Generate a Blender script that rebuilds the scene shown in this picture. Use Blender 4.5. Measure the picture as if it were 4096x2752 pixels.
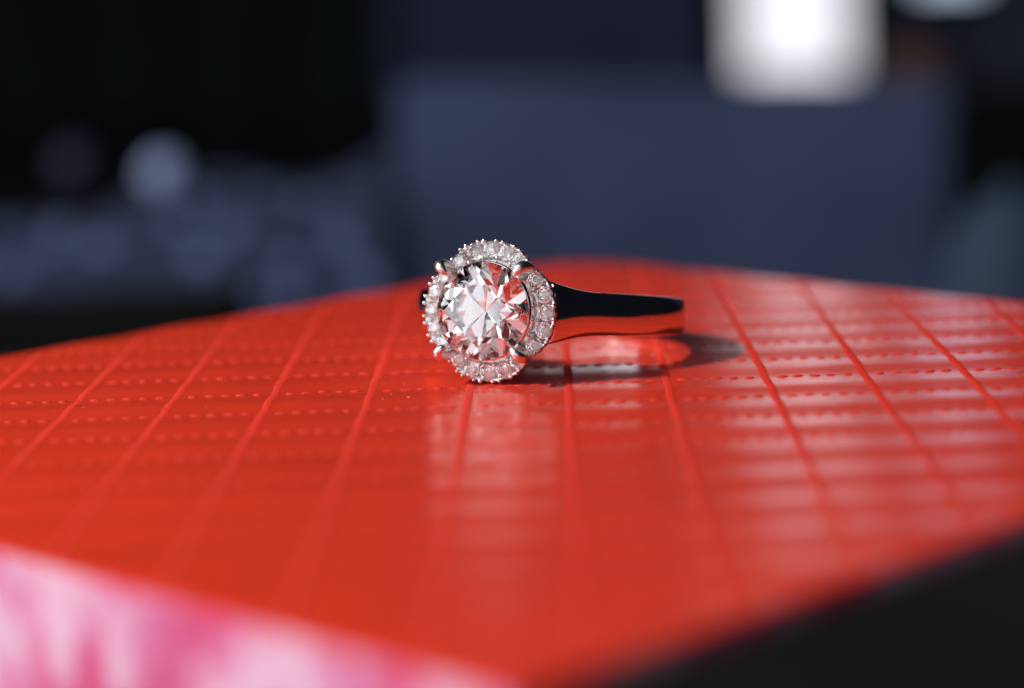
import bpy, bmesh, math, random
from mathutils import Vector, Matrix, Quaternion, noise

# ------------------------------------------------------------------ clear
for o in list(bpy.data.objects):
    bpy.data.objects.remove(o, do_unlink=True)
SC = bpy.context.scene
COL = SC.collection
MM = 0.001                        # everything is written in millimetres, built in metres
R = math.radians

# ------------------------------------------------------------------ camera
PITCH, ROLL = R(9.704), R(2.2)
cam = bpy.data.cameras.new("camera")
cam_o = bpy.data.objects.new("camera", cam)
COL.objects.link(cam_o)
fw = Vector((0, math.cos(PITCH), -math.sin(PITCH)))
rt = Vector((1, 0, 0))
up = Vector((0, math.sin(PITCH), math.cos(PITCH)))
rr = rt * math.cos(ROLL) - up * math.sin(ROLL)
uu = rt * math.sin(ROLL) + up * math.cos(ROLL)
m = Matrix((rr, uu, -fw)).transposed().to_4x4()
m.translation = Vector((1.94, -173.54, 32.5)) * MM
cam_o.matrix_world = m
cam.sensor_width = 36.0
cam.lens = 84.83
cam.clip_start = 0.005
cam.clip_end = 50.0
cam.dof.use_dof = True
cam.dof.focus_distance = 0.1755
cam.dof.aperture_fstop = 84.83 / 6.6
SC.camera = cam_o

# ------------------------------------------------------------------ world and lamps
w = bpy.data.worlds.new("World")
SC.world = w
w.use_nodes = True
bg = w.node_tree.nodes["Background"]
bg.inputs[0].default_value = (0.55, 0.65, 1.0, 1)
bg.inputs[1].default_value = 0.007


def area(name, loc, target, sx, sy, watts, color):
    l = bpy.data.lights.new(name, 'AREA')
    l.shape = 'RECTANGLE'
    l.size, l.size_y = sx * MM, sy * MM
    l.energy = watts
    l.color = color
    o = bpy.data.objects.new(name, l)
    COL.objects.link(o)
    o.location = Vector(loc) * MM
    d = (Vector(target) - Vector(loc))
    o.rotation_euler = d.to_track_quat('-Z', 'Y').to_euler()
    return o


# hard light from the left, the big pale window to the left of the camera
area("key_lamp", (-292, -62, 268), (0, 0, 0), 30, 30, 2.75, (1.0, 0.95, 0.88))
area("window_light", (-1000, -280, 240), (0, 0, 240), 1084, 560, 4.8, (0.92, 0.94, 1.0))
area("stone_fill", (-365, -1003, 266), (0, 0, 5), 1050, 800, 2.3, (0.98, 0.95, 1.0))  # added fill behind the camera, brightens the diamond
area("stone_fill_right", (293, -1020, 266), (0, 0, 5), 480, 700, 0.3, (0.98, 0.95, 1.0))  # second added fill, for the facets that face right
area("stone_fill_top", (-420, -420, 950), (0, 0, 0), 500, 500, 2.0, (0.95, 0.95, 1.0))  # overhead fill added for the diamond, no ceiling lamp

SC.view_settings.view_transform = 'Standard'
SC.view_settings.look = 'None'
SC.view_settings.exposure = 0.0
SC.view_settings.gamma = 1.0
SC.view_settings.use_curve_mapping = False
cy = SC.cycles
cy.max_bounces = 24
cy.transmission_bounces = 24
cy.glossy_bounces = 10
cy.diffuse_bounces = 4
cy.transparent_max_bounces = 12
cy.caustics_reflective = True
cy.caustics_refractive = True
cy.sample_clamp_indirect = 8.0
cy.blur_glossy = 0.3
cy.use_denoising = True


# ------------------------------------------------------------------ materials
def mat(name):
    ma = bpy.data.materials.new(name)
    ma.use_nodes = True
    nt = ma.node_tree
    b = nt.nodes["Principled BSDF"]
    return ma, nt, b


def tex(nt, scale_vec=(1, 1, 1)):
    tc = nt.nodes.new("ShaderNodeTexCoord")
    mp = nt.nodes.new("ShaderNodeMapping")
    mp.inputs["Scale"].default_value = scale_vec
    nt.links.new(tc.outputs["Object"], mp.inputs["Vector"])
    return mp.outputs["Vector"]


def noise_node(nt, vec, scale, detail=4, rough=0.55):
    n = nt.nodes.new("ShaderNodeTexNoise")
    n.inputs["Scale"].default_value = scale
    n.inputs["Detail"].default_value = detail
    n.inputs["Roughness"].default_value = rough
    nt.links.new(vec, n.inputs["Vector"])
    return n.outputs["Fac"]


def bump(nt, b, fac, strength, dist):
    bp = nt.nodes.new("ShaderNodeBump")
    bp.inputs["Strength"].default_value = strength
    bp.inputs["Distance"].default_value = dist
    nt.links.new(fac, bp.inputs["Height"])
    nt.links.new(bp.outputs["Normal"], b.inputs["Normal"])
    return bp


def ramp(nt, fac, stops):
    r = nt.nodes.new("ShaderNodeValToRGB")
    cr = r.color_ramp
    while len(cr.elements) < len(stops):
        cr.elements.new(0.5)
    for e, (p, c) in zip(cr.elements, stops):
        e.position = p
        e.color = (*c, 1)
    nt.links.new(fac, r.inputs["Fac"])
    return r.outputs["Color"]


def plain(name, color, rough=0.5, metal=0.0, nscale=None, var=0.25):
    ma, nt, b = mat(name)
    b.inputs["Roughness"].default_value = rough
    b.inputs["Metallic"].default_value = metal
    if rough >= 0.6:
        b.inputs["Specular IOR Level"].default_value = 0.2 if "thread" in name else 0.05
    if nscale:
        f = noise_node(nt, tex(nt), nscale)
        lo = tuple(c * (1 - var) for c in color)
        hi = tuple(min(1, c * (1 + var)) for c in color)
        nt.links.new(ramp(nt, f, [(0.3, lo), (0.7, hi)]), b.inputs["Base Color"])
    else:
        b.inputs["Base Color"].default_value = (*color, 1)
    return ma


def leather(name, stretch, nscale, bstr, bdist, rough):
    ma, nt, b = mat(name)
    v = tex(nt)
    f = noise_node(nt, v, 60, 3)
    nt.links.new(ramp(nt, f, [(0.3, (0.48, 0.029, 0.0125)), (0.7, (0.54, 0.034, 0.015))]), b.inputs["Base Color"])
    rf = nt.nodes.new("ShaderNodeMapRange")
    rf.inputs["To Min"].default_value = rough - 0.05
    rf.inputs["To Max"].default_value = rough + 0.07
    nt.links.new(noise_node(nt, v, 900, 3), rf.inputs["Value"])
    nt.links.new(rf.outputs["Result"], b.inputs["Roughness"])
    b.inputs["IOR"].default_value = 1.56
    bump(nt, b, noise_node(nt, tex(nt, stretch), nscale, 5), bstr, bdist)
    return ma


M_TOP = leather("glossy_red_top", (1, 1, 1), 2600, 0.2, 0.00003, 0.20)


def pink_sheen_side(name):
    """side of the box: pale upright blotches put its bright sheen into the pink"""
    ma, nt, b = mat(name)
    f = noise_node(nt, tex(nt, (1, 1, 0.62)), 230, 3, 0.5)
    nt.links.new(ramp(nt, f, [(0.30, (0.50, 0.03, 0.11)), (0.45, (0.56, 0.14, 0.29)), (0.58, (0.62, 0.37, 0.50))]), b.inputs["Base Color"])  # sheen of the lit side is put into the pale stops
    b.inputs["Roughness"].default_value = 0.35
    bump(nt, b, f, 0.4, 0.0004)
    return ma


M_SIDE = pink_sheen_side("pink_sheen_side")
M_THREAD = plain("red_thread", (0.47, 0.025, 0.0135), 0.6, 0, 1500, 0.12)


def metal(name, rough):
    ma, nt, b = mat(name)
    b.inputs["Base Color"].default_value = (0.88, 0.86, 0.85, 1)
    b.inputs["Metallic"].default_value = 1.0
    rf = nt.nodes.new("ShaderNodeMapRange")
    rf.inputs["To Min"].default_value = rough * 0.7
    rf.inputs["To Max"].default_value = rough * 1.4
    nt.links.new(noise_node(nt, tex(nt), 1200, 3), rf.inputs["Value"])
    nt.links.new(rf.outputs["Result"], b.inputs["Roughness"])
    return ma


M_METAL = metal("white_gold", 0.07)
M_PRONG = metal("white_gold_satin", 0.27)


def diamond(name, milkiness=0.0):
    ma = bpy.data.materials.new(name)
    ma.use_nodes = True
    nt = ma.node_tree
    nt.nodes.clear()
    out = nt.nodes.new("ShaderNodeOutputMaterial")
    a2 = nt.nodes.new("ShaderNodeBsdfGlass")
    a2.inputs["Color"].default_value = (1, 1, 1, 1)
    a2.inputs["Roughness"].default_value = 0.0
    a2.inputs["IOR"].default_value = 2.42
    # white diffuse mixed in to brighten the stone, unused by default
    df = nt.nodes.new("ShaderNodeBsdfDiffuse")
    df.inputs["Color"].default_value = (0.92, 0.88, 0.90, 1)
    mx = nt.nodes.new("ShaderNodeMixShader")
    fr = nt.nodes.new("ShaderNodeMapRange")
    fr.inputs["To Min"].default_value = milkiness * 0.6
    fr.inputs["To Max"].default_value = milkiness * 1.4
    nt.links.new(noise_node(nt, tex(nt), 700, 3), fr.inputs["Value"])
    nt.links.new(fr.outputs["Result"], mx.inputs[0])
    nt.links.new(a2.outputs[0], mx.inputs[1])
    nt.links.new(df.outputs[0], mx.inputs[2])
    nt.links.new(mx.outputs[0], out.inputs["Surface"])
    return ma


M_GEM = diamond("diamond")
M_TABLE = plain("dark_table", (0.012, 0.013, 0.014), 0.6, 0, 20, 0.3)
M_WALL = plain("navy_wall", (0.28, 0.32, 0.50), 0.9, 0, 2, 0.2)
M_CURTAIN = plain("dark_curtain_cloth", (0.013, 0.019, 0.017), 0.95, 0, 30, 0.3)
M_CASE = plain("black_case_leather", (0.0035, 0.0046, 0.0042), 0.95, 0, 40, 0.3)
M_NAVY = plain("navy_curtain_cloth", (0.060, 0.072, 0.135), 0.95, 0, 30, 0.15)
M_PANEL = plain("blue_grey_board", (0.035, 0.048, 0.100), 0.8, 0, 22, 0.25)


def dotted(name, base, dot, scale):
    ma, nt, b = mat(name)
    b.inputs["Roughness"].default_value = 0.9
    b.inputs["Specular IOR Level"].default_value = 0.05
    vo = nt.nodes.new("ShaderNodeTexVoronoi")
    vo.inputs["Scale"].default_value = scale
    nt.links.new(tex(nt), vo.inputs["Vector"])
    nt.links.new(ramp(nt, vo.outputs["Distance"], [(0.0, dot), (0.24, dot), (0.28, base)]), b.inputs["Base Color"])
    return ma


M_CLOTH = dotted("slate_blue_cloth", (0.019, 0.025, 0.052), (0.075, 0.10, 0.21), 125)
M_TEAL = plain("teal_grey_glaze", (0.024, 0.038, 0.068), 0.7, 0, 20, 0.15)
M_GLINT = plain("pale_blue_glint", (0.21, 0.27, 0.45), 0.6, 0, 30, 0.1)  # pale blue stands in for a blurred spot of light
M_GLINT2 = plain("dull_blue_glint", (0.022, 0.023, 0.045), 0.6, 0, 30, 0.1)
M_BROWN = plain("brown_wood", (0.16, 0.09, 0.07), 0.7, 0, 40, 0.2)
M_FRAME = plain("dark_frame", (0.02, 0.022, 0.03), 0.6, 0, 30, 0.2)
M_DUST = plain("pale_dust", (0.8, 0.75, 0.75), 0.7)


def emit(name, color, strength):
    ma = bpy.data.materials.new(name)
    ma.use_nodes = True
    nt = ma.node_tree
    nt.nodes.clear()
    out = nt.nodes.new("ShaderNodeOutputMaterial")
    e = nt.nodes.new("ShaderNodeEmission")
    e.inputs[0].default_value = (*color, 1)
    e.inputs[1].default_value = strength
    nt.links.new(e.outputs[0], out.inputs[0])
    return ma


M_PANE = emit("lit_pane", (0.95, 0.92, 1.0), 1.15)
M_PANE2 = emit("lit_pane_blue", (0.62, 0.75, 0.95), 1.6)


# ------------------------------------------------------------------ helpers
def link(name, mesh, material=None, parent=None):
    if material and not mesh.materials:
        mesh.materials.append(material)
    o = bpy.data.objects.new(name, mesh)
    COL.objects.link(o)
    if parent:
        o.parent = parent
    return o


def from_bm(name, bm, material=None, parent=None, smooth=False):
    me = bpy.data.meshes.new(name)
    bmesh.ops.recalc_face_normals(bm, faces=bm.faces[:])
    if smooth:
        for f in bm.faces:
            f.smooth = True
    bm.to_mesh(me)
    bm.free()
    return link(name, me, material, parent)


def from_py(name, vs, fs, material=None, parent=None, smooth=False):
    me = bpy.data.meshes.new(name)
    me.from_pydata([tuple(c * MM for c in v) for v in vs], [], fs)
    if smooth:
        me.polygons.foreach_set("use_smooth", [True] * len(me.polygons))
    me.update()
    return link(name, me, material, parent)


def empty(name, loc=(0, 0, 0)):
    o = bpy.data.objects.new(name, None)
    o.empty_display_size = 0.01
    o.location = Vector(loc) * MM
    COL.objects.link(o)
    return o


def tag(o, label=None, cat=None, group=None, kind=None):
    for k, v in (("label", label), ("category", cat), ("group", group), ("kind", kind)):
        if v:
            o[k] = v
    return o


def box_bm(cx, cy_, cz, sx, sy, sz, bev=0.0, seg=2):
    bm = bmesh.new()
    bmesh.ops.create_cube(bm, size=1.0)
    for v in bm.verts:
        v.co = Vector((v.co.x * sx + cx, v.co.y * sy + cy_, v.co.z * sz + cz)) * MM
    if bev:
        bmesh.ops.bevel(bm, geom=bm.edges[:], offset=bev * MM, segments=seg, affect='EDGES', profile=0.5)
    return bm


def tube(path, radii, seg=12, cap=True):
    """round tube along a path of Vectors (mm)."""
    vs, fs = [], []
    n = len(path)
    prev = None
    for i, p in enumerate(path):
        a = path[max(0, i - 1)]
        b = path[min(n - 1, i + 1)]
        t = (b - a).normalized()
        if prev is None:
            s = t.cross(Vector((0.31, 0.77, 0.55))).normalized()
        else:
            s = (prev - t * prev.dot(t)).normalized()
        prev = s
        q = t.cross(s)
        for k in range(seg):
            an = 2 * math.pi * k / seg
            vs.append(p + (s * math.cos(an) + q * math.sin(an)) * radii[i])
    for i in range(n - 1):
        for k in range(seg):
            k2 = (k + 1) % seg
            fs.append((i * seg + k, i * seg + k2, (i + 1) * seg + k2, (i + 1) * seg + k))
    if cap:
        fs.append(tuple(range(seg - 1, -1, -1)))
        fs.append(tuple((n - 1) * seg + k for k in range(seg)))
    return vs, fs


def lathe(profile, seg=24):
    vs, fs = [], []
    n = len(profile)
    for r, z in profile:
        for k in range(seg):
            a = 2 * math.pi * k / seg
            vs.append((r * math.cos(a), r * math.sin(a), z))
    for i in range(n - 1):
        for k in range(seg):
            k2 = (k + 1) % seg
            fs.append((i * seg + k, i * seg + k2, (i + 1) * seg + k2, (i + 1) * seg + k))
    fs.append(tuple(range(seg - 1, -1, -1)))
    fs.append(tuple((n - 1) * seg + k for k in range(seg)))
    return vs, fs


# ------------------------------------------------------------------ setting
TABLE_Z = -60.0
tag(from_bm("table_top", box_bm(0, 400, TABLE_Z - 15, 2600, 1400, 30, 3), M_TABLE), kind="structure")
tag(from_bm("wall_back", box_bm(0, 2880, 300, 5000, 60, 2600), M_WALL), kind="structure")


def window(x0, x1, z0, z1, pane_mat, label):
    y = 2846
    t = empty("window", ((x0 + x1) / 2, y, z0))
    cx = (x0 + x1) / 2
    wd, ht = x1 - x0, z1 - z0
    from_bm("pane", box_bm(0, -2, ht / 2, wd, 4, ht), pane_mat, t)
    fr = 14
    for dx in (-1, 1):
        from_bm("frame_side", box_bm(dx * (wd / 2 + fr / 2), -10, ht / 2, fr, 24, ht + 2 * fr, 2), M_FRAME, t)
    for zz in (-fr / 2, ht + fr / 2):
        from_bm("frame_rail", box_bm(0, -10, zz, wd - 1, 22, fr, 2), M_FRAME, t)
    tag(t, label, "window", "lit windows behind the box")
    return t


window(302, 434, -158, 640, M_PANE, "bright white blurred upright window at top right behind the ring")
window(520, 598, -48, 560, M_PANE2, "pale blue blurred light cut off by the top right corner of the photo")

# ------------------------------------------------------------------ red box
YAW = R(-1.1)                       # the pattern and the box are turned a touch
SP = 7.15                           # spacing of ribs and of stitch rows
RIB0, ROW0 = -1.2, -0.9
cyaw, syaw = math.cos(YAW), math.sin(YAW)


def pat(s, t):                      # pattern -> world
    return (s * cyaw - t * syaw, s * syaw + t * cyaw)


def surf(s, t):
    """height of the padded top (mm), pattern coordinates; 0 at the crest between the seams"""
    a = 2 * math.pi * (t - ROW0) / SP
    b = 2 * math.pi * (s - RIB0) / SP
    amp = 1 + 0.45 * noise.noise(Vector((s * 0.11, t * 0.11, 20.5)))
    z = -0.09 * amp * (0.5 + 0.5 * math.cos(a)) - 0.03 * (0.5 + 0.5 * math.cos(b))
    z += 0.05 * noise.noise(Vector((s * 0.06, t * 0.09, 3.1))) + 0.012 * noise.noise(Vector((s * 0.3, t * 0.5, 9.1)))
    return z


# box square: p = s+t in [P0,P1], q = t-s in [Q0,Q1]
P0, P1, Q0, Q1 = -70.5, 74.0, -76.0, 60.0
boxo = empty("red_box", (0, 0, TABLE_Z))
tag(boxo, "square glossy red stitched box standing corner first under the ring", "box")

CR = 11.0                           # corner rounding, in p/q units


def rounded(p, q):
    a = max(0.0, p - (P1 - CR), (P0 + CR) - p) / CR
    b = max(0.0, q - (Q1 - CR), (Q0 + CR) - q) / CR
    if a > 0 and b > 0 and p > 0 and q > 0:
        a2, b2 = a * math.sqrt(1 - b * b / 2), b * math.sqrt(1 - a * a / 2)
        p = P1 - CR + a2 * CR if p > 0 else P0 + CR - a2 * CR
        q = Q1 - CR + b2 * CR if q > 0 else Q0 + CR - b2 * CR
    return p, q


NG = 300
vs, fs = [], []
for i in range(NG + 1):
    for j in range(NG + 1):
        p = P0 + (P1 - P0) * i / NG
        q = Q0 + (Q1 - Q0) * j / NG
        pr_, qr_ = rounded(p, q)
        s, t = (pr_ - qr_) / 2, (pr_ + qr_) / 2
        d = min(p - P0, P1 - p, q - Q0, Q1 - q) / math.sqrt(2)
        e = 0.4
        drop = 0.0
        if d < e:
            drop = e - math.sqrt(max(0, e * e - (e - d) ** 2))
        x, y = pat(s, t)
        vs.append((x, y, surf(s, t) - drop - TABLE_Z))
for i in range(NG):
    for j in range(NG):
        a = i * (NG + 1) + j
        fs.append((a, a + 1, a + NG + 2, a + NG + 1))
from_py("lid_top", vs, fs, M_TOP, boxo, True)
bpy.data.meshes["lid_top"].flip_normals() if bpy.data.meshes["lid_top"].polygons[0].normal.z < 0 else None

CORN = [(P0, Q0), (P1, Q0), (P1, Q1), (P0, Q1)]
HTOP = -0.4 - TABLE_Z - 0.1


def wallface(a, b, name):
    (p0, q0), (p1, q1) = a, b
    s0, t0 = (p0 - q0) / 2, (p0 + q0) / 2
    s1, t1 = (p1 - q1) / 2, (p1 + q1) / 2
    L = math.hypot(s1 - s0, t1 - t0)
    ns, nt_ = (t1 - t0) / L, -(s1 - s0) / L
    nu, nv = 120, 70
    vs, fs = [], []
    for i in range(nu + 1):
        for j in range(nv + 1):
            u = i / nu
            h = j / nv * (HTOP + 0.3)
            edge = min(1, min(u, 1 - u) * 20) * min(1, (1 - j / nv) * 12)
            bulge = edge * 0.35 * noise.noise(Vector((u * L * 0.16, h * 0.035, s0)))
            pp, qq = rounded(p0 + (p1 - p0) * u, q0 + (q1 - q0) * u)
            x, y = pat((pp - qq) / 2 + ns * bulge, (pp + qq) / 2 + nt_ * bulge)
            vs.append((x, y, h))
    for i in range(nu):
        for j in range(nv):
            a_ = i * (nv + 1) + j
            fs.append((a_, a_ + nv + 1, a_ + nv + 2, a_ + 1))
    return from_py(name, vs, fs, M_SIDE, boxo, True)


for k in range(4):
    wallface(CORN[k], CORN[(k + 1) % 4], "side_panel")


def inside(s, t, mrg=1.0):
    p, q = s + t, t - s
    a = max(0.0, p - (P1 - CR), (P0 + CR) - p) / CR
    b = max(0.0, q - (Q1 - CR), (Q0 + CR) - q) / CR
    if math.hypot(a, b) > 0.86:
        return False
    return P0 + mrg < p < P1 - mrg and Q0 + mrg < q < Q1 - mrg


# ribs: corded seams running away from the camera
for k in range(-11, 13):
    s = RIB0 + k * SP
    ts = [t * 0.05 for t in range(-1600, 1600) if inside(s, t * 0.05, 1.2)]
    if len(ts) < 40:
        continue
    t0, t1 = ts[0], ts[-1]
    vs, fs = [], []
    prof = 7
    n = 0
    t = t0
    while t <= t1:
        near = -16 < t < 16
        step = 0.085 if near else 0.35
        ph = 0.5 + 0.5 * math.cos(2 * math.pi * t / 0.34) if near else 0.5
        wob = 0.09 * noise.noise(Vector((k * 7.7, t * 0.5, 0)))
        for c in range(prof):
            a = math.pi * c / (prof - 1)
            rw, rh = 0.35 + 0.03 * ph, 0.06 + 0.04 * ph
            # threads lie a little askew across the rib
            x, y = pat(s + wob - rw * math.cos(a), t + 0.04 * math.cos(a))
            vs.append((x, y, surf(s, t) - 0.04 + rh * math.sin(a) - TABLE_Z))
        n += 1
        t += step
    for i in range(n - 1):
        for c in range(prof - 1):
            b0 = i * prof + c
            fs.append((b0, b0 + 1, b0 + prof + 1, b0 + prof))
    fs.append(tuple(range(prof - 1, -1, -1)))
    fs.append(tuple((n - 1) * prof + c for c in range(prof)))
    from_py("rib", vs, fs, M_THREAD, boxo, True)

# stitches: five short dashes between neighbouring ribs in every row


def stitch_geo():
    bm = bmesh.new()
    bmesh.ops.create_icosphere(bm, subdivisions=2, radius=1.0)
    for v in bm.verts:
        x, y, z = v.co
        # a short rounded dash, ends diving into the surface
        sx = 0.44 * (abs(x) ** 0.8) * (1 if x > 0 else -1)
        v.co = Vector((sx, y * 0.20, z * 0.088 - 0.045 * x * x + 0.008)) * MM
    for f in list(bm.faces):
        f.smooth = True
    bmesh.ops.delete(bm, geom=[v for v in bm.verts if v.co.z < -0.075 * MM], context='VERTS')
    return bm


sbm = stitch_geo()
st_me = bpy.data.meshes.new("stitch")
sbm.to_mesh(st_me)
st_me.materials.append(M_THREAD)
rnd = random.Random(4)
camxy = Vector((1.94, -173.54))
cand = []
for kr in range(-11, 12):
    for kc in range(-12, 13):
        for d in range(1, 6):
            s = RIB0 + (kc + d / 6) * SP
            t = ROW0 + kr * SP
            if inside(s, t, 1.6):
                x, y = pat(s, t)
                # inside the photographed field?
                dep = y + 173.54
                if abs(x - 1.94) < dep * 0.235 and -48 < y:
                    cand.append((abs(t - ROW0), s, t))
                else:
                    cand.append((900 + abs(t), s, t))
cand.sort()
rest = bmesh.new()
for idx, (d, s, t) in enumerate(cand):
    x, y = pat(s, t)
    rot = YAW + rnd.uniform(-0.14, 0.06)
    sc = Vector((rnd.uniform(0.82, 1.12), rnd.uniform(0.8, 1.2), rnd.uniform(0.75, 1.2)))
    jx, jy = rnd.uniform(-0.06, 0.06), rnd.uniform(-0.08, 0.08)
    mw = Matrix.LocRotScale(Vector((x + jx, y + jy, surf(s, t) - TABLE_Z)) * MM, Quaternion((0, 0, 1), rot), sc)
    if idx < 300:
        o = bpy.data.objects.new("stitch", st_me)
        COL.objects.link(o)
        o.parent = boxo
        o.matrix_local = mw
    else:
        off = len(rest.verts)
        tmp = sbm.copy()
        tmp.transform(mw)
        tm = bpy.data.meshes.new("t")
        tmp.to_mesh(tm)
        tmp.free()
        rest.from_mesh(tm)
        bpy.data.meshes.remove(tm)
sbm.free()
for f in rest.faces:
    f.smooth = True
rm = bpy.data.meshes.new("stitching")
rest.to_mesh(rm)
rest.free()
tag(link("stitching", rm, M_THREAD, boxo), kind="stuff")

# dust on the lid
vs, fs = [], []
for (x, y, r) in ((-5.6, -4.2, .07), (-6.9, -2.6, .05), (-7.4, -4.4, .05), (-15.5, -1.5, .05), (-11.5, -2.0, .04), (-29, -3.2, .05), (-6.1, 1.1, .04), (1.0, -2.6, .04), (3.2, -5.1, .04), (9.6, -2.8, .05), (-3.2, -7.1, .05), (-20, -5, .04), (16, -4.5, .04)):
    r *= 0.7
    b = len(vs)
    z = surf(x, y) + r * 0.6
    vs += [(x - r, y, z), (x + r, y, z), (x, y - r, z), (x, y + r, z), (x, y, z + r), (x, y, z - r)]
    fs += [(b, b + 2, b + 4), (b + 2, b + 1, b + 4), (b + 1, b + 3, b + 4), (b + 3, b, b + 4), (b + 2, b, b + 5), (b + 1, b + 2, b + 5), (b + 3, b + 1, b + 5), (b, b + 3, b + 5)]
tag(from_py("dust", vs, fs, M_DUST), "tiny pale specks of dust scattered on the red lid", "dust", kind="stuff")


# ------------------------------------------------------------------ ring
def halfspace_gem(planes, rad):
    bm = bmesh.new()
    bmesh.ops.create_cube(bm, size=rad * 4)
    for no, d in planes:
        no = Vector(no).normalized()
        g = bmesh.ops.bisect_plane(bm, geom=bm.verts[:] + bm.edges[:] + bm.faces[:], dist=1e-6,
                                   plane_co=no * d, plane_no=no, clear_outer=True)
        ed = [e for e in g['geom_cut'] if isinstance(e, bmesh.types.BMEdge)]
        if len(ed) >= 3:
            bmesh.ops.edgeloop_fill(bm, edges=ed)
    bmesh.ops.remove_doubles(bm, verts=bm.verts[:], dist=1e-4)
    bmesh.ops.dissolve_limit(bm, angle_limit=0.002, verts=bm.verts[:], edges=bm.edges[:])
    bmesh.ops.recalc_face_normals(bm, faces=bm.faces[:])
    return bm


def plane_through(az, ang, pt_r, pt_z, sign=1):
    """facet plane leaning ang from the horizontal, passing (pt_r, pt_z) at azimuth az"""
    no = Vector((math.sin(ang) * math.cos(az), math.sin(ang) * math.sin(az), sign * math.cos(ang)))
    p = Vector((pt_r * math.cos(az), pt_r * math.sin(az), pt_z))
    return (no, no.dot(p))


def brilliant(rad, table=0.56, full=True, phase=0.0):
    """round brilliant, girdle plane at z = 0, in mm"""
    P = []
    g = 0.022 * rad
    ca, pa = R(34.6), R(40.8)
    hc = math.tan(ca) * (1 - table) * rad
    P.append((Vector((0, 0, 1)), hc + g))
    ng = 48 if full else 16
    for k in range(ng):
        a = 2 * math.pi * (k + 0.5) / ng
        P.append((Vector((math.cos(a), math.sin(a), 0)), rad * math.cos(math.pi / ng)))
    for k in range(8):
        a = phase + 2 * math.pi * k / 8
        P.append(plane_through(a, ca, rad, g))
        P.append(plane_through(a, pa, rad, -g, -1))
        if full:
            b = a + math.pi / 8
            # star facet: passes the table edge midpoint
            P.append(plane_through(b, R(21.5), table * rad * math.cos(math.pi / 8), hc + g))
    if full:
        for k in range(16):
            a = phase + 2 * math.pi * (k + 0.5) / 16
            P.append(plane_through(a, R(40.6), rad * 1.0, g))
            P.append(plane_through(a, R(42.0), rad * 1.0, -g, -1))
    bm = halfspace_gem(P, rad)
    bmesh.ops.scale(bm, vec=(MM, MM, MM), verts=bm.verts[:])
    return bm


AZ, EL = R(23.0), R(9.75)
nrm = Vector((-math.sin(AZ) * math.cos(EL), -math.cos(AZ) * math.cos(EL), math.sin(EL)))
vup = Vector((math.sin(AZ) * math.sin(EL), math.cos(AZ) * math.sin(EL), math.cos(EL)))
uax = vup.cross(nrm)
ring = bpy.data.objects.new("ring", None)
ring.empty_display_size = 0.005
COL.objects.link(ring)
RM = Matrix((uax, vup, nrm)).transposed().to_4x4()
HR = 5.03
# halo rim stands on the lid, the back of the band rests on the lid as well
RS = 1.035
RM.translation = (vup * (HR + 0.1) * RS + Vector((0, 0, -0.05))) * MM
RM = RM @ Matrix.Diagonal((RS, RS, RS, 1))
ring.matrix_world = RM
tag(ring, "polished white gold diamond halo ring lying on its side on the red box", "ring")

LC = -12.0                                       # centre of the band below the halo plane


def lobe(a):
    """outer halo radius: four soft lobes, notched where the claws stand"""
    c = abs(math.cos(2 * a))                     # 1 on the axes, 0 on the diagonals
    return HR + 0.06 - 0.62 * (1 - c) ** 2.0


# band
def sm(a, b, x):
    x = max(0.0, min(1.0, (x - a) / (b - a)))
    return x * x * (3 - 2 * x)


NPHI = 150
vs, fs = [], []
PH0 = R(21)
for i in range(NPHI + 1):
    ph = PH0 + (2 * math.pi - 2 * PH0) * i / NPHI
    dd = min(ph, 2 * math.pi - ph)               # angle away from the head
    k = 1 - sm(R(14), R(64), dd)
    rin = 8.7
    rout = 10.15 + 2.1 * k ** 2.2
    hw = (2.40 + 0.65 * (1 - sm(R(40), R(150), dd)) + 1.8 * k ** 5) / 2
    sag = 0.26 + 0.1 * k
    half = []                                    # (radius, y) from the crown of the band to its inside
    for q in range(9):
        y = hw * 0.93 * q / 8
        half.append((rout - sag * (y / hw) ** 2, y))
    re = rout - sag
    half += [(re - 0.06, hw * 0.975), (re - 0.22, hw), (rin + 0.45, hw), (rin + 0.18, hw * 0.97), (rin + 0.04, hw * 0.86), (rin, hw * 0.5)]
    full = half + [(rin, 0.0)] + [(r, -y) for r, y in reversed(half[1:])]
    NPR = len(full)
    for r, y in full:
        vs.append((r * math.sin(ph), y, LC + r * math.cos(ph)))
for i in range(NPHI):
    for c in range(NPR):
        c2 = (c + 1) % NPR
        fs.append((i * NPR + c, i * NPR + c2, (i + 1) * NPR + c2, (i + 1) * NPR + c))
fs.append(tuple(range(NPR - 1, -1, -1)))
fs.append(tuple(NPHI * NPR + c for c in range(NPR)))
from_py("band", vs, fs, M_METAL, ring, True)

# basket under the halo
vs, fs = [], []
SEG = 96
rows = [(3.62, -0.62, 0), (3.55, -1.2, 0), (2.0, -2.9, 0), (0.0, -3.0, 0), (0.0, -3.6, 0), (2.7, -3.5, 0), (3.3, -2.6, 0), (4.2, -1.1, .6), (4.45, -0.64, .8)]
for (r, z, l) in rows:
    for k in range(SEG):
        a = 2 * math.pi * k / SEG
        rr_ = max(r, 0.01) * (1 - l) + l * (lobe(a) - (HR - r))
        vs.append((rr_ * math.cos(a), rr_ * math.sin(a), z))
for i in range(len(rows) - 1):
    for k in range(SEG):
        k2 = (k + 1) % SEG
        fs.append((i * SEG + k, i * SEG + k2, (i + 1) * SEG + k2, (i + 1) * SEG + k))
from_py("basket", vs, fs, M_METAL, ring, True)

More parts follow.
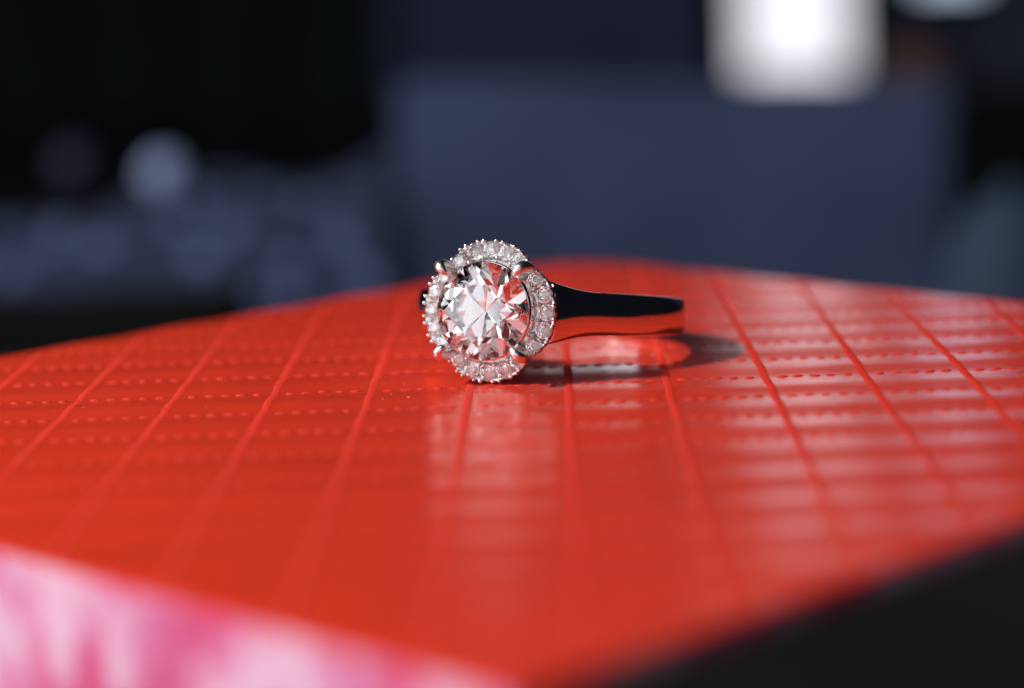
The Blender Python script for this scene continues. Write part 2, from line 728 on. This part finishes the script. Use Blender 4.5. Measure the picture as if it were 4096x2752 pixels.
# collar that carries the centre stone, seen as a dark crescent beside it
vs, fs = lathe([(3.15, 0.55), (3.36, 0.98), (3.50, 0.98), (3.56, 0.6), (3.66, -0.2), (3.72, -0.6)], 96)
fs = fs[:-2]
from_py("collar", vs, fs, M_METAL, ring, True)

# halo plate
vs, fs = [], []
prof = [(0, -0.62), (0, -0.52), (0.06, -0.46), (0.3, -0.30), (0.75, -0.28), (0.93, -0.02), (1, -0.1), (0.99, -0.45), (0.93, -0.62)]
SEG = 240
for (fr_, z) in prof:
    for k in range(SEG):
        a = 2 * math.pi * k / SEG
        ro = lobe(a) - 0.10 + 0.035 * math.cos(20 * 2 * a)
        ri = 3.66
        rr_ = ri + (ro - ri) * fr_
        vs.append((rr_ * math.cos(a), rr_ * math.sin(a), z))
NP = len(prof)
for i in range(NP):
    for k in range(SEG):
        k2 = (k + 1) % SEG
        j = (i + 1) % NP
        fs.append((i * SEG + k, i * SEG + k2, j * SEG + k2, j * SEG + k))
from_py("halo_plate", vs, fs, M_PRONG, ring, True)

# halo stones
hm = brilliant(0.60, 0.56, True)
h_me = bpy.data.meshes.new("halo_stone")
hm.to_mesh(h_me)
hm.free()
h_me.materials.append(M_GEM)
bm = bmesh.new()
bmesh.ops.create_icosphere(bm, subdivisions=2, radius=0.165 * MM)
for v in bm.verts:
    v.co.z *= 1.25
for f in bm.faces:
    f.smooth = True
b_me = bpy.data.meshes.new("bead")
bm.to_mesh(b_me)
bm.free()
b_me.materials.append(M_PRONG)
rnd = random.Random(11)
angs = []
for q in range(4):
    for j in range(5):
        angs.append(q * math.pi / 2 + (j - 2) * R(16.6))
for a in angs:
    rmid = lobe(a) - 0.70
    o = bpy.data.objects.new("halo_stone", h_me)
    COL.objects.link(o)
    o.parent = ring
    tilt = R(9)
    rot = Quaternion((0, 0, 1), a) @ Quaternion((0, 1, 0), tilt + rnd.uniform(-.04, .04)) @ Quaternion((1, 0, 0), rnd.uniform(-.05, .05)) @ Quaternion((0, 0, 1), rnd.uniform(0, 0.8))
    o.matrix_local = Matrix.LocRotScale(Vector((rmid * math.cos(a), rmid * math.sin(a), 0.03)) * MM, rot, Vector((1, 1, 1)))
    for da, rr_ in ((-R(5.4), -0.06), (R(5.4), -0.06), (R(8.3), -1.22)):
        b = bpy.data.objects.new("bead", b_me)
        COL.objects.link(b)
        b.parent = ring
        aa = a + da
        rb = lobe(aa) + rr_ - 0.04
        sc = rnd.uniform(0.85, 1.12)
        b.matrix_local = Matrix.LocRotScale(Vector((rb * math.cos(aa), rb * math.sin(aa), 0.10)) * MM, None, Vector((sc, sc, sc)))

# centre stone
GZ = 1.1
cm = brilliant(3.47, 0.56, True, phase=R(22.5))
c_me = bpy.data.meshes.new("center_stone")
cm.to_mesh(c_me)
cm.free()
co = link("center_stone", c_me, M_GEM, ring)
co.location = Vector((0, 0, GZ)) * MM
tag(co, "large round brilliant cut diamond")

# claws
for k in range(4):
    a = R(45 + 90 * k)
    pts = [(3.0, -2.3), (3.7, -1.2), (4.2, -0.2), (4.42, 0.6), (4.48, 1.2), (4.40, 1.7), (4.12, 1.98), (3.78, 1.9), (3.42, 1.62)]
    rad = [0.34, 0.36, 0.39, 0.42, 0.44, 0.44, 0.38, 0.27, 0.10]
    path = [Vector((r * math.cos(a), r * math.sin(a), z)) for r, z in pts]
    vs, fs = tube(path, rad, 14)
    from_py("claw", vs, fs, M_PRONG, ring, True)

# ------------------------------------------------------------------ blurred things behind
# upright blue-grey board
t = empty("upright_board", (34, 309, TABLE_Z))
from_bm("board", box_bm(0, 0, 31, 111, 5, 62, 2), M_PANEL, t)
from_bm("foot", box_bm(0, 9, 3, 70, 16, 6, 1), M_FRAME, t)
t.rotation_euler = (0, R(2.2), 0)
tag(t, "wide blurred blue-grey upright board behind the ring", "board")

# dark curtain on the left, in soft folds
vs, fs = [], []
NX, NZ = 90, 6
for side in (0, 1):
    for i in range(NX + 1):
        for j in range(NZ + 1):
            x = -900 + 820 * i / NX
            y = 1326 + 14 * math.sin(i * 0.9) + (3 if side else 0)
            vs.append((x, y, -500 + 1200 * j / NZ))
n1 = (NX + 1) * (NZ + 1)
for side in (0, 1):
    for i in range(NX):
        for j in range(NZ):
            a = side * n1 + i * (NZ + 1) + j
            fs.append((a, a + 1, a + NZ + 2, a + NZ + 1))
tag(from_py("curtain", vs, fs, M_CURTAIN, None, True), "black curtain filling the dark upper left behind the box", "curtain")

# navy curtain between the black one and the bright window
vs, fs = [], []
for side in (0, 1):
    for i in range(41):
        for j in range(7):
            vs.append((-84 + 216 * i / 40, 1352 + 8 * math.sin(i * 0.8) + (3 if side else 0), -500 + 1200 * j / 6))
for side in (0, 1):
    for i in range(40):
        for j in range(6):
            a = side * 287 + i * 7 + j
            fs.append((a, a + 1, a + 8, a + 7))
tag(from_py("curtain", vs, fs, M_NAVY, None, True), "dim navy curtain above the blue-grey board, left of the bright window", "curtain")

# rumpled cloth on the left
bm = bmesh.new()
bmesh.ops.create_grid(bm, x_segments=70, y_segments=30, size=1.0)
for v in bm.verts:
    x, y = v.co.x, v.co.y
    ridge = max(0.0, 1 - y * y) ** 0.7
    hh = 42 + 10 * (x + 1) / 2
    nz = noise.noise(Vector((x * 4.0, y * 2.5, 1.7))) * 5 + noise.noise(Vector((x * 9, y * 5, 5.0))) * 2
    zz = ridge * (hh + nz) * min(1, (1 - abs(x)) * 8)
    v.co = Vector((-62 + x * 50, 262 + y * 26 + nz, TABLE_Z + max(0.3, zz))) * MM
tag(from_bm("cloth", bm, M_CLOTH, None, True), "rumpled slate blue cloth blurred behind the left of the box", "cloth")


def bottle(x, y, ztop, rb, glint_mat, label, cat, group=None):
    t = empty("bottle", (x, y, TABLE_Z))
    hgt = ztop - TABLE_Z
    body = [(rb * 0.9, 0), (rb, 1.5), (rb, hgt * 0.55), (rb * 0.55, hgt * 0.72), (rb * 0.35, hgt * 0.8), (rb * 0.35, hgt - 4)]
    vs, fs = lathe(body)
    from_py("body", vs, fs, M_CASE, t, True)
    rs = 4.3
    pr = [(0.35 * rs, -1.2 * rs)] + [(rs * math.cos(a), rs * math.sin(a)) for a in [R(d) for d in range(-70, 80, 10)]] + [(0.25, rs)]
    vs, fs = lathe(pr)
    o = from_py("stopper", vs, fs, glint_mat, t, True)  # round ball added in place of an out-of-focus glint
    o.location = Vector((0, 0, hgt)) * MM
    tag(t, label, cat, group)


bottle(-64.4, 296, -11.8, 9, M_GLINT, "added dark bottle, its pale blue ball standing in for a blurred glint at left", "bottle", "added bottles at left")
bottle(-81.7, 296, -9.1, 9, M_GLINT2, "added dark bottle, its dull blue ball standing in for a dimmer glint further left", "bottle", "added bottles at left")

# teal-grey jar on the right
t = empty("jar", (86, 227, TABLE_Z))
vs, fs = lathe([(9, 0), (11, 3), (12, 20), (11.5, 34), (9, 41), (6, 45), (2, 46.2)])
from_py("body", vs, fs, M_TEAL, t, True)
vs, fs = lathe([(2.2, 45.5), (2.6, 47), (1.4, 48.5), (0.3, 49)])
from_py("knob", vs, fs, M_TEAL, t, True)
tag(t, "teal-grey rounded jar blurred at the right edge", "jar")

# black low case in front of the cloth, and a black case on the right
def case(x, y, sx, sy, h, label):
    t = empty("black_case", (x, y, TABLE_Z))
    from_bm("body", box_bm(0, 0, h * 0.36, sx, sy, h * 0.72, 1.5), M_CASE, t)
    from_bm("lid", box_bm(0, 0, h * 0.87, sx + 1.5, sy + 1.5, h * 0.26 - 0.6, 1.5), M_CASE, t)
    from_bm("clasp", box_bm(0, -sy / 2 - 1.2, h * 0.72, 8, 1.6, 5, 0.4), M_FRAME, t)
    tag(t, label, "case", "black cases around the red box")


case(-76, 206, 70, 24, 37.5, "low black case in front of the cloth, behind the left corner")
case(200, 536, 136, 40, 42, "black case blurred behind the jar at right")

# brown turned finial beside the bright window
t = empty("finial", (154.6, 726, TABLE_Z))
vs, fs = lathe([(9, 0), (9, 3), (3, 6), (2.5, 18), (6, 22), (10, 30), (10.5, 36), (7, 43), (2, 46), (0.4, 47)])
from_py("turned_post", vs, fs, M_BROWN, t, True)
vs, fs = lathe([(12, -0.2), (12, 1.5), (9.2, 2.4)])
from_py("foot_disc", vs, fs, M_BROWN, t, True)
tag(t, "small brown blurred finial below right of the bright window", "finial")

# added black block against the red box, standing in for its shaded right side
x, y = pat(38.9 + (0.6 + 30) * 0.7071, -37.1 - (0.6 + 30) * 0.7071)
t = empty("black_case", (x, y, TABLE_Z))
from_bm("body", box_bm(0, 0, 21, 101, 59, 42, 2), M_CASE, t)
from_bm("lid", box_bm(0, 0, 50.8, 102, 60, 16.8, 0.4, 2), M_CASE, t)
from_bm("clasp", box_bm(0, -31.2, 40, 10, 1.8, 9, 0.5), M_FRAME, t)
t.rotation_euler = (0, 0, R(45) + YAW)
tag(t, "black case filling the lower right corner beside the red box", "case", "black cases around the red box")
